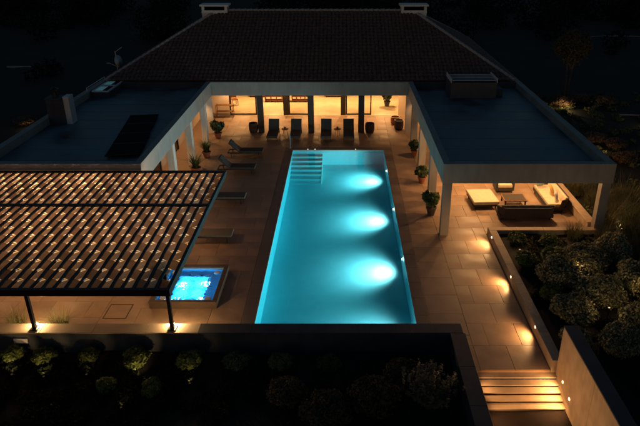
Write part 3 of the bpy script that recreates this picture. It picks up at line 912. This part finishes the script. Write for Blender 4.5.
def side_table(label, loc):
    t = thing('side_table', label, 'table', loc, 0, 'small tables between the end loungers')
    MB().lathe([(.22, .44), (.23, .45), (.23, .465), (.22, .475)], 20).build('table_top', 'teak', t)
    for k in range(3):
        a = 2 * PI * k / 3 + .5
        MB().tube([(.18 * math.cos(a), .18 * math.sin(a), 0), (.10 * math.cos(a), .10 * math.sin(a), .44)], .013, 6).build('leg', 'bronze', t)
    c = MB().lathe([(.05, 0), (.06, .09), (.055, .12), (.03, .14)], 14).build('candle_lantern', 'dark_pot')
    c.location = (loc[0], loc[1], .476)
    return c
c1 = side_table('small round table between the two left end loungers', (-3.63, 37.45, 0))
tag(c1, 'small dark lantern on the left round side table', 'lantern', 'lanterns on the side tables')
c2 = side_table('small round table between the two right end loungers', (-.29, 37.45, 0))
tag(c2, 'small dark lantern on the right round side table', 'lantern', 'lanterns on the side tables')
def basket(label, loc):
    t = thing('wicker_basket', label, 'basket', loc, 0, 'wicker baskets beside the loggia columns')
    MB().lathe([(.24, 0), (.29, .2), (.30, .45), (.27, .60), (.25, .60), (.24, .5)], 40, ribs=10, ribd=.035).build('body', 'wicker', t)
    MB().tube([(.27 * math.cos(2 * PI * k / 20), .27 * math.sin(2 * PI * k / 20), .61) for k in range(21)], .025, 6, False).build('rim', 'wicker', t)
    MB().lathe([(.245, .48), (.0, .5)], 20).build('lid', 'dark_fabric', t)
basket('ribbed dark basket left of the left loggia column', (-5.75, 38.25, 0))
basket('ribbed dark basket right of the right loggia column', (1.80, 38.2, 0))

# potted plants
LB = [leaf_mesh('foliage', lumpy(50 + i, .40, .40, .40, 7, .38, .0), 1700, .085, 60 + i, 'leaf_pot', 2.2) for i in range(3)]
def potted(label, loc, s=1.0, ball=True, v=0, potm='terracotta_pot', ph=.34, group='potted plants around the courtyard'):
    t = thing('potted_plant', label, 'plant', loc, 0, group)
    MB().lathe([(.15 * s, 0), (.22 * s, ph * .8), (.25 * s, ph * .82), (.25 * s, ph), (.21 * s, ph), (.2 * s, ph - .05)], 20).build('pot', potm, t)
    MB().lathe([(.205 * s, ph - .05), (.0, ph - .03)], 16).build('soil', 'soil', t)
    MB().tube([(0, 0, ph - .06), (.01, 0, ph + .2 * s), (0, .01, ph + .42 * s)], [.03, .025, .02], 6).build('stem', 'bark', t)
    if ball:
        o = obj('foliage', LB[v], None, t, (0, 0, ph + .36 * s), (0, 0, v), (s, s, s))
    else:
        me = blades_mesh('foliage', 130, .75 * s, .25, .028, 300 + v, 'leaf_pot', .85)
        obj('foliage', me, None, t, (0, 0, ph - .04))
potted('clipped round shrub in clay pot by the loggia left corner', (-7.85, 37.1, 0), 1.05, True, 0)
potted('bushy plant in clay pot between the left wing columns', (-7.85, 33.5, 0), 1.05, False, 1)
potted('leafy plant in pot just above the pergola edge', (-7.9, 30.9, 0), 1.1, False, 2)
potted('small bushy plant in red pot at the right wing, farthest of three', (4.2, 33.7, 0), .8, True, 1)
potted('round plant in pot at the right wing, middle of three', (4.15, 29.5, 0), .88, True, 2, 'terracotta_pot')
potted('large dark plant in pot at the right wing, nearest of three', (4.12, 25.6, 0), 1.0, True, 0, 'dark_pot', .42)
potted('indoor plant in dark pot inside the lit living room', (3.35, 44.6, .012), 1.0, True, 1, 'dark_pot', .4)
for lb, loc, hh in (('dark round planter with pale rim by the right loggia wall', (3.75, 38.9, 0), .62), ('clay planter behind the dark one at the right loggia wall', (3.6, 40.1, 0), .5)):
    t = thing('planter_pot', lb, 'planter', loc, 0, 'planters at the right loggia wall')
    MB().lathe([(.22, 0), (.30, .1), (.30, hh), (.26, hh), (.25, hh - .08)], 22).build('pot', 'dark_pot' if hh > .55 else 'terracotta_pot', t)
    MB().tube([(.285 * math.cos(2 * PI * k / 20), .285 * math.sin(2 * PI * k / 20), hh) for k in range(21)], .022, 6, False).build('rim', 'white_plastic', t)
    MB().lathe([(.255, hh - .08), (0, hh - .05)], 16).build('soil', 'soil', t)

def slat_rack(label, loc):
    t = thing('wooden_bench', label, 'bench', loc)
    for z in (.42, .85):
        for k in range(3):
            MB().box(-.6, .6, -.22 + k * .15, -.12 + k * .15, z, z + .03).build('slat', 'teak', t)
    for sx in (-.6, .56):
        MB().box(sx, sx + .04, -.24, -.20, 0, .9).build('leg', 'teak', t)
        MB().box(sx, sx + .04, .20, .24, 0, .9).build('leg', 'teak', t)
slat_rack('slatted wooden two tier bench against the left loggia wall', (-8.2, 41.75, 0))
# interior pieces seen through the doors
def sideboard(label, loc, wd):
    t = thing('wooden_rack', label, 'rack', loc, 0, 'red wooden racks inside the living room')
    for z in (.12, .42, .74): MB().box(-wd / 2, wd / 2, -.2, .2, z, z + .05).build('shelf', 'red_wood', t)
    nn = 5
    for i in range(nn):
        x = -wd / 2 + (wd - .05) * i / (nn - 1)
        MB().box(x, x + .05, -.201, .201, 0, .85).build('upright', 'red_wood', t)
sideboard('long low red wooden rack left inside the living room', (-5.0, 45.9, .012), 1.75)
sideboard('low red wooden rack with slots beside the middle door', (-3.15, 45.9, .012), 1.35)
def dining_chair(label, loc, rz):
    t = thing('chair', label, 'chair', loc, rz)
    MB().box(-.23, .23, -.22, .22, .42, .47).build('seat', 'red_wood', t, .01)
    MB().box(-.23, .23, .18, .23, .55, .9).build('backrest', 'red_wood', t, .01)
    for sx in (-.2, .2):
        for sy in (-.19, .2):
            MB().box(sx - .02, sx + .02, sy - .02, sy + .02, 0, .9 if sy > 0 else .42).build('leg', 'red_wood', t)
dining_chair('dark wooden chair inside behind the left glass door', (-8.05, 44.9, .012), .5)
def lowsofa(label, loc, wd, m):
    t = thing('living_room_sofa', label, 'sofa', loc, 0, 'sofas deep inside the living room')
    MB().box(-wd / 2, wd / 2, -.4, .4, .1, .42).build('seat', m, t, .04)
    MB().box(-wd / 2, wd / 2, .25, .45, .42, .8).build('backrest', m, t, .04)
    for sx in (-1, 1):
        MB().box(sx * wd / 2 - .09, sx * wd / 2 + .09, -.4, .4, .12, .6).build('armrest', m, t, .03)
        MB().box(sx * (wd / 2 - .1) - .03, sx * (wd / 2 - .1) + .03, -.3, -.24, 0, .1).build('leg', 'bronze', t)
lowsofa('brown sofa far inside behind the right half of the living room', (-.6, 47.6, .012), 1.5, 'red_wood')
lowsofa('brown sofa far inside behind the left glass door', (-6.6, 47.6, .012), 1.4, 'red_wood')

# lounge under the right portico
def outdoor_sofa(label, loc, rz, wd, shell, cush, n=3, deep=.42):
    t = thing('outdoor_sofa', label, 'sofa', loc, rz)
    MB().box(-wd / 2, wd / 2, -deep, deep, .14, .30).build('base', shell, t, .03)
    # curved back shell, wraps round the ends
    b = MB(); K = 20; prof = []
    for k in range(K + 1):
        a = -1 + 2 * k / K; e = max(0, (abs(a) - .72) / .28)
        x = wd / 2 * a * (1 if abs(a) < 1 else 1); y = deep - (e ** 2) * deep * .9
        prof.append((x, y))
    for zz0, zz1 in ((.16, .70),):
        vs = []
        for x, y in prof:
            s = 1 + .06
            vs += [(x, y, zz0), (x * s, y + .10, zz1), (x * s * 1.02, y + .16, zz1), (x * 1.02, y + .06, zz0)]
        fs = []
        for k in range(K):
            for q in range(4):
                fs.append((k * 4 + q, (k + 1) * 4 + q, (k + 1) * 4 + (q + 1) % 4, k * 4 + (q + 1) % 4))
        fs += [(0, 1, 2, 3), (K * 4 + 3, K * 4 + 2, K * 4 + 1, K * 4)]
        b.add(vs, fs)
    b.build('back_shell', shell, t)
    for i in range(n):
        a = -wd / 2 + .04 + (wd - .08) * i / n; e = a + (wd - .08) / n - .015
        MB().box(a, e, -deep + .01, deep - .08, .301, .44).build('seat_cushion', cush, t, .04, 3)
        M = Matrix.Translation(((a + e) / 2, deep - .10, .44)) @ Matrix.Rotation(R(-14), 4, 'X')
        MB().box(-(e - a) / 2, (e - a) / 2, -.06, .06, 0, .34, M).build('back_cushion', cush, t, .04, 3)
    for sx in (-1, 1):
        for sy in (-.8, .7):
            MB().box(sx * (wd / 2 - .12) - .025, sx * (wd / 2 - .12) + .025, sy * deep - .025, sy * deep + .025, 0, .14).build('leg', 'bronze', t)
    return t
outdoor_sofa('curved dark backed sofa with its back to the camera under the portico', (8.35, 25.35, 0), PI, 2.45, 'dark_fabric', 'dark_fabric')
outdoor_sofa('cream cushioned sofa on the right side of the portico lounge', (10.0, 27.0, 0), -PI / 2, 2.5, 'dark_fabric', 'cream_fabric')
def daybed(label, loc, rz, wd, dp):
    t = thing('daybed', label, 'daybed', loc, rz)
    MB().box(-wd / 2, wd / 2, -dp / 2, dp / 2, .16, .26).build('base', 'dark_fabric', t, .02)
    MB().box(-wd / 2 - .03, wd / 2 + .03, -dp / 2 - .03, dp / 2 + .03, .261, .42).build('mattress', 'cream_fabric', t, .05, 3)
    for sx in (-1, 1):
        for sy in (-1, 1):
            MB().box(sx * (wd / 2 - .1) - .03, sx * (wd / 2 - .1) + .03, sy * (dp / 2 - .1) - .03, sy * (dp / 2 - .1) + .03, 0, .16).build('leg', 'bronze', t)
daybed('wide cream ottoman daybed on the left of the portico lounge', (6.75, 26.9, 0), .06, 1.15, 1.5)
t = thing('armchair', 'cream armchair at the far side of the portico lounge', 'armchair', (8.15, 28.5, 0), 0)
MB().box(-.42, .42, -.4, .38, .14, .30).build('base', 'dark_fabric', t, .02)
MB().box(-.36, .36, -.40, .30, .301, .46).build('seat_cushion', 'cream_fabric', t, .05, 3)
MB().box(-.42, .42, .30, .42, .301, .80).build('backrest', 'cream_fabric', t, .04, 3)
for sx in (-.46, .38):
    MB().box(sx, sx + .08, -.38, .36, .14, .60).build('armrest', 'dark_fabric', t, .02)
for sx in (-.38, .34):
    for sy in (-.34, .32): MB().box(sx, sx + .04, sy, sy + .04, 0, .14).build('leg', 'bronze', t)
t = thing('coffee_table', 'low dark coffee table with pale edge between the portico sofas', 'table', (8.25, 26.85, 0), 0)
MB().box(-.55, .55, -.42, .42, .30, .35).build('table_top', 'teak', t, .01)
MB().box(-.50, .50, -.37, .37, .351, .356).build('inlay', 'dark_fabric', t)
for sx in (-.5, .44):
    for sy in (-.38, .32): MB().box(sx, sx + .06, sy, sy + .06, 0, .30).build('leg', 'bronze', t)
for lb, m, loc, rz, s in (('blue grey cushion at the far end of the cream sofa', 'blue_fabric', (9.85, 28.0, .46), .5, .26),
                       ('ochre cushion in the middle of the cream sofa', 'ochre_fabric', (10.12, 26.9, .46), 1.4, .24),
                       ('pale grey cushion at the near end of the cream sofa', 'louvre', (10.1, 26.2, .46), 1.2, .23)):
    b = MB(); K = 8
    vs = []
    for side in (1, -1):
        for i in range(K + 1):
            for j in range(K + 1):
                u, v = i / K * 2 - 1, j / K * 2 - 1
                th = .34 * (1 - u ** 4) ** .6 * (1 - v ** 4) ** .6
                vs.append((u * s * (1 - .06 * v * v), side * th * s * .9, s + v * s * (1 - .06 * u * u)))
    o = (K + 1) ** 2
    fs = [(i * (K + 1) + j, (i + 1) * (K + 1) + j, (i + 1) * (K + 1) + j + 1, i * (K + 1) + j + 1) for i in range(K) for j in range(K)]
    fs += [tuple(reversed([o + q for q in f])) for f in fs]
    c = b.add(vs, fs).build('cushion', m, None, smooth=True)
    c.location = loc; c.rotation_euler = (R(-18), 0, rz)
    tag(c, lb, 'cushion', 'cushions on the cream sofa')
bw = thing('bench_wall', 'low stone bench wall along the right side of the portico', 'wall', (10.9, 27, 0))
for i in range(4):
    y0 = 23.9 + i * 1.33
    lw(MB().box(10.72, 11.02, y0 + .003, y0 + 1.327, -.3, .40), 'wall_stone', 'kerb_stone', bw, .008)
    lw(MB().box(10.68, 11.06, y0 + .001, y0 + 1.329, .401, .45), 'cap_plank', 'step_stone', bw, .006)
hatch = thing('hatch_cover', 'square access hatch cover set into the deck under the pergola', 'hatch cover', (-7.76, 17.72, 0))
MB().box(-.37, .37, -.40, .40, .003, .008).build('cover', 'slab_stone', hatch)
ring(MB(), .40, .43, .375, .405, .002, .011).build('frame', 'dark_metal', hatch)

# ================================================================= PLANTS
BALL = [leaf_mesh('foliage', lumpy(20 + i, .46 + .05 * (i % 2), .46, .40 - .03 * (i % 3), 11 + 3 * i, .30 + .03 * (i % 3)), 3600, .05, 30 + i, 'leaf_green', 2.6, .5 , .5) for i in range(4)]
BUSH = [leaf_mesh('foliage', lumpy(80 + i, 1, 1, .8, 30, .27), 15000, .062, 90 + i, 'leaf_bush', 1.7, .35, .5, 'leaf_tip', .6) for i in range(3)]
STEM = MB().tube([(0, 0, -.1), (.02, .01, .2), (.0, .03, .42)], [.05, .04, .02], 6).tube([(0, 0, .0), (.15, .05, .35)], [.03, .012], 5).tube([(0, 0, .0), (-.12, -.1, .36)], [.03, .012], 5).mesh('stems')
def shrub(name, label, loc, s, mesh, group=None, rz=None, cat='shrub'):
    t = thing(name, label, cat, loc, rng.uniform(0, 6.28) if rz is None else rz, group, s)
    obj('stems', STEM, 'bark', t); obj('foliage', mesh, None, t)
    return t
G1 = 'round shrubs in the front planting bed'
for i, (x, y, s, lb) in enumerate((
        (-10.35, 15.5, .8, 'round shrub at the far left end of the front planting bed'),
        (-9.35, 15.45, .85, 'round green shrub below the left pergola post'),
        (-7.95, 15.5, .8, 'round dark shrub midway between the two pergola posts'),
        (-6.40, 15.3, 1.0, 'largest bright round shrub in the front bed left of the right post'),
        (-4.72, 15.15, .95, 'round shrub below and right of the right pergola post'),
        (-3.3, 15.2, .9, 'dim round shrub in the front bed below the pool corner'),
        (-6.95, 14.1, .75, 'left one of two dim shrubs in the second row of the front bed'),
        (-5.55, 14.0, .75, 'right one of two dim shrubs in the second row of the front bed'),
        (-1.9, 15.1, .85, 'barely visible shrub in the bed before the pool middle'),
        (-.4, 15.1, .85, 'barely visible shrub in the bed right of the pool middle'))):
    shrub('round_shrub', lb, (x, y, -.32), (s * .92 * rng.uniform(.88, 1.12), s * .92, s * rng.uniform(.75, .95)), BALL[i % 4], G1)
def spot(label, loc, power, aim):
    t = thing('garden_spotlight', label, 'spotlight', loc, 0, 'small garden spotlights')
    MB().tube([(0, 0, -.1 if loc[2] < .3 else .1 - loc[2]), (0, 0, .10)], .012, 6).build('spike', 'dark_metal', t)
    MB().lathe([(.035, .10), (.045, .18)], 10).build('head', 'dark_metal', t)
    MB().lathe([(.03, .181), (.03, .186)], 10).build('lens', 'lamp_dim', t)
    if aim: lamp(t, Vector(loc) + Vector((0, 0, .24)), power, (1, .62, .26), .03, 75, Vector(aim) - Vector(loc) - Vector((0, 0, .24)), .7)
    else: lamp(t, Vector(loc) + Vector((0, 0, .26)), power, (1, .62, .26), .03)
spot('garden spotlight on the soil beside the left round green shrub', (-8.95, 14.5, -.32), 24, (-9.35, 15.45, -.02))
spot('garden spotlight on the soil beside the largest round shrub', (-5.9, 14.4, -.32), 38, (-6.4, 15.3, .05))
spot('garden spotlight at far left end of the front bed', (-9.95, 14.6, -.32), 26, (-10.35, 15.5, -.02))
spot('added fill spotlight in front of the round shrub midway between the posts', (-7.7, 14.6, -.32), 9, (-7.95, 15.5, 0))  # spots from here through the second row are added to brighten shrubs
spot('added fill spotlight in front of the round shrub right of the right post', (-4.5, 14.2, -.32), 10, (-4.72, 15.15, 0))
spot('added fill spotlight in front of the second row of shrubs', (-6.2, 13.2, -.32), 7, (-6.3, 14.1, -.05))
spot('garden spotlight among bushes right of the second walkway light', (7.15, 21.6, .16), 4, None)
spot('added fill spotlight between the two biggest bushes of the right bed', (8.6, 19.0, .9), 8, None)  # hidden lamps added among the bushes, down to the portico kerb, as fill
spot('added fill spotlight below the warm tipped bush at the right edge', (10.2, 17.5, .9), 9, None)
spot('added fill spotlight behind the top of the stair wall', (8.6, 16.5, .8), 8, None)
spot('added fill spotlight below the portico kerb', (9.4, 21.6, .4), 8, None)
spot('garden spotlight in the grass outside the portico column', (12.4, 24.2, -.2), 9, None)
G2 = 'mounded bushes in the right garden bed'
for i, (x, y, s, lb) in enumerate((
        (7.25, 22.55, .50, 'small round bush at the corner of the walkway wall'),
        (7.20, 20.75, .62, 'light green round bush beside the walkway wall, second along'),
        (8.55, 22.3, .60, 'low bush just below the portico kerb'),
        (7.9, 19.2, .95, 'big mounded bush beside the middle walkway light'),
        (9.3, 20.3, 1.05, 'big mounded bush behind the middle of the right bed'),
        (8.9, 18.0, .95, 'big mounded bush in the centre of the right bed'),
        (7.75, 17.0, .85, 'mounded bush just above the top of the stair wall'),
        (10.4, 18.6, 1.0, 'mounded bush at the right of the central bush'),
        (9.6, 16.3, .9, 'mounded bush to the right of the stair wall top'),
        (10.9, 16.7, .95, 'warm tipped bush at the right edge level with stair wall top'),
        (8.5, 15.2, .8, 'mounded bush behind the stair wall lights'),
        (10.4, 14.7, .9, 'dark bush at the right edge beyond the stair wall'),
        (10.6, 21.0, .9, 'dark bush below the right portico column'),
        (8.35, 20.9, .70, 'rounded bush between the light green bush and the big ones'),
        (11.9, 19.6, 1.0, 'bush at the right edge above the warm tipped one'),
        (12.2, 17.6, 1.0, 'bush on the right edge just above the warm tipped one'),
        (7.35, 18.2, .6, 'small bush against the kerb by the second walkway light'),
        (7.3, 15.6, .6, 'small bush behind the top end of the stair wall'))):
    me = BUSH[i % 3]; s *= .88
    if i in (0, 1, 2, 13, 16): me = BALL[i % 4]; s *= 1.75
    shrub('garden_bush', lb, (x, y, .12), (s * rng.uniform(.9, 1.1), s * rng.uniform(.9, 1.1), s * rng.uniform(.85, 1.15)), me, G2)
# ground cover between the shrubs
def cover(name, label, x0, x1, y0, y1, z, n, seed, m, size):
    g = random.Random(seed); lm = []
    for i in range(n):
        r = g.uniform(.18, .42)
        lm.append((g.uniform(x0, x1), g.uniform(y0, y1), z + r * .15, r, r, r * g.uniform(.35, .7)))
    o = obj(name, leaf_mesh(name, lm, n * 110, size, seed, m, 2.2, .6), None)
    tag(o, label, 'ground cover', kind='stuff')
cover('ground_cover', 'low dark leafy ground cover over the front planting bed', -13, 3.2, 9.5, 15.3, -.32, 380, 401, 'leaf_dark', .06)
cover('ground_cover', 'low leafy ground cover between the bushes of the right bed', 6.9, 11.4, 10.5, 23.0, .16, 150, 402, 'leaf_dark', .055)
cover('ground_cover', 'rough low scrub in the dark garden right of the villa', 11.8, 26, 16, 50, -.25, 300, 403, 'leaf_bush', .09)
# dark shrubs at the bottom centre
g = random.Random(140); lm = []
for i in range(60):
    a = g.uniform(0, 2 * PI); le = g.uniform(.1, .85); hh = g.uniform(.7, 1.5) * (1.15 - .5 * le)
    for k in range(1, 6):
        t_ = k / 5
        lm.append((math.cos(a) * le * t_ ** 1.3, math.sin(a) * le * t_ ** 1.3, hh * t_, .10 * (1.15 - .8 * t_), .10 * (1.15 - .8 * t_), hh * .14))
OLV = leaf_mesh('foliage', lm, 11000, .034, 141, 'leaf_olive', 3.6, .9, .9)
DRK = [leaf_mesh('foliage', lumpy(150 + i, 1, 1, .7, 22, .30), 6000, .07, 151 + i, 'leaf_low', 2.0, .4) for i in range(2)]
shrub('olive_shrub', 'feathery grey green shrub at the bottom beside the wall', (2.5, 13.35, -.32), (1.05, 1.05, .95), OLV)
for i, (x, y, s, lb) in enumerate(((.9, 13.3, .8, 'dark low bush at the bottom left of the feathery shrub'),
                                (-.4, 12.8, .75, 'dark low bush at the bottom centre of the picture'),
                                (1.8, 14.4, .65, 'dark low bush behind the feathery shrub'),
                                (-1.6, 13.6, .6, 'dim low bush left of the bottom centre'))):
    shrub('low_bush', lb, (x, y, -.32), (s, s, s), DRK[i % 2], 'dark low bushes at the bottom centre')
# grasses
GR = [blades_mesh('blades', 420, 1.15, .8, .010, 200 + i, 'blade', .75) for i in range(3)]
def grass(label, loc, s, i):
    t = thing('grass_tuft', label, 'grass', loc, rng.uniform(0, 6), 'ornamental grass tufts', (s, s, s))
    obj('blades', GR[i % 3], None, t)
for i, (x, y, z, s, lb) in enumerate((
        (11.9, 24.6, -.2, 1.25, 'grass tuft right beside the outer portico column'),
        (12.9, 25.2, -.2, 1.35, 'tall grass tuft second out from the portico column'),
        (12.6, 23.4, -.2, 1.25, 'grass tuft in front of the outer portico column'),
        (13.9, 24.4, -.2, 1.3, 'tall grass tuft at the right edge level with the column'),
        (12.2, 26.8, -.2, 1.2, 'grass tuft behind the bench wall, nearer one'),
        (11.8, 28.6, -.2, 1.2, 'grass tuft behind the bench wall, farther one'),
        (13.6, 26.8, -.2, 1.4, 'grass tuft beyond the right roof corner'),
        (10.9, 22.7, .15, .75, 'short grass tuft below the portico kerb at right'),
        (9.8, 22.9, .15, .7, 'short grass tuft below the portico kerb at middle'),
        (12.0, 21.8, -.1, 1.1, 'grass tuft at the right edge below the column'),
        (-9.35, 16.75, 0, .62, 'grass tuft on the deck right of the left pergola post'),
        (-10.75, 16.75, 0, .62, 'grass tuft on the deck left of the left pergola post'))):
    grass(lb, (x, y, z), s, i)
# tree with two thin trunks
def tree(label, loc, s=1.0, seed=5):
    t = thing('garden_tree', label, 'tree', loc, 0, None, (s, s, s))
    b = MB().tube([(-.12, 0, -.2), (-.16, .02, 1.2), (-.24, .0, 2.4), (-.3, .1, 3.6)], [.10, .08, .07, .04], 8)
    b.tube([(.12, .05, -.2), (.10, 0, 1.2), (.20, .05, 2.4), (.35, 0, 3.6)], [.09, .075, .06, .035], 8)
    for k in range(6):
        a = k * 1.05
        b.tube([(.0, .05, 2.3 + .1 * k), (.55 * math.cos(a), .55 * math.sin(a), 3.0 + .1 * k), (1.0 * math.cos(a), 1.0 * math.sin(a), 3.5 + .12 * k)], [.045, .03, .012], 6)
    b.build('trunk', 'bark', t)
    lm = [(x, y, z + 3.9, rx, ry, rz) for x, y, z, rx, ry, rz in lumpy(seed, 1.55, 1.55, 1.5, 26, .30, 0)]
    obj('crown', leaf_mesh('crown', lm, 11000, .10, seed + 1, 'leaf_tree', 1.9, .45), None, t)
tree('small round crowned tree with two thin trunks in the dark right garden', (17.9, 48.2, -.3), 1.0)
DRY = [leaf_mesh('foliage', lumpy(170 + i, 1, 1, .6, 20, .32), 5000, .075, 171 + i, 'leaf_dry', 1.8, .35) for i in range(2)]
G3 = 'dry bushes in the dark right garden'
for i, (x, y, s, lb) in enumerate((
        (16.9, 45.9, 1.0, 'dry bush at the foot of the two trunked tree'),
        (18.6, 47.0, .8, 'dry low bush right of the tree trunks'),
        (20.3, 46.2, .85, 'dry low bush farther right of the tree trunks'),
        (15.9, 37.0, .8, 'dry bush beside the outer roof edge, warm lit'),
        (16.9, 36.0, .75, 'pale round bush outside the right roof edge'),
        (16.4, 33.4, .75, 'pale round bush nearest the right roof corner'),
        (21.8, 41.6, .9, 'warm lit dry bush at the right picture edge'))):
    shrub('dry_bush', lb, (x, y, -.3), (s, s, s * .8), DRY[i % 2], G3)
shrub('dry_bush', 'ring shaped warm lit dry bush left of the left wing', (-22.1, 41.3, -.35), (1.0, .8, .5), DRY[0])
for lb, loc, pw in (('garden spotlight near the foot of the tree', (16.6, 44.6, -.3), 42), ('garden spotlight by pale bushes outside the right roof', (15.6, 34.9, -.3), 10),
                    ('garden spotlight beside the warm bush at right edge', (21.0, 40.3, -.3), 8),
                    ('garden spotlight beside the warm bush left of the wing', (-21.3, 40.2, -.35), 6)):
    spot(lb, loc, pw, None)
# far wood: one dark mass
lm = []
g = random.Random(77)
for i in range(90):
    x = g.uniform(-62, 70); y = g.uniform(74, 112)
    if abs(x) < 14 and y < 62: continue
    r = g.uniform(1.6, 3.4)
    lm.append((x, y, -.3 + r * .6, r, r, r * .8))
for i in range(26):
    x = g.choice([-1, 1]) * g.uniform(24, 46); y = g.uniform(40, 74); r = g.uniform(.7, 1.5)
    lm.append((x, y, -.3 + r * .5, r, r, r * .75))
o = obj('woodland', leaf_mesh('woodland', lm, 60000, .24, 99, 'leaf_dark', 1.6, .4), None)
tag(o, 'dark wood and scrub behind the villa', 'woodland', kind='stuff')
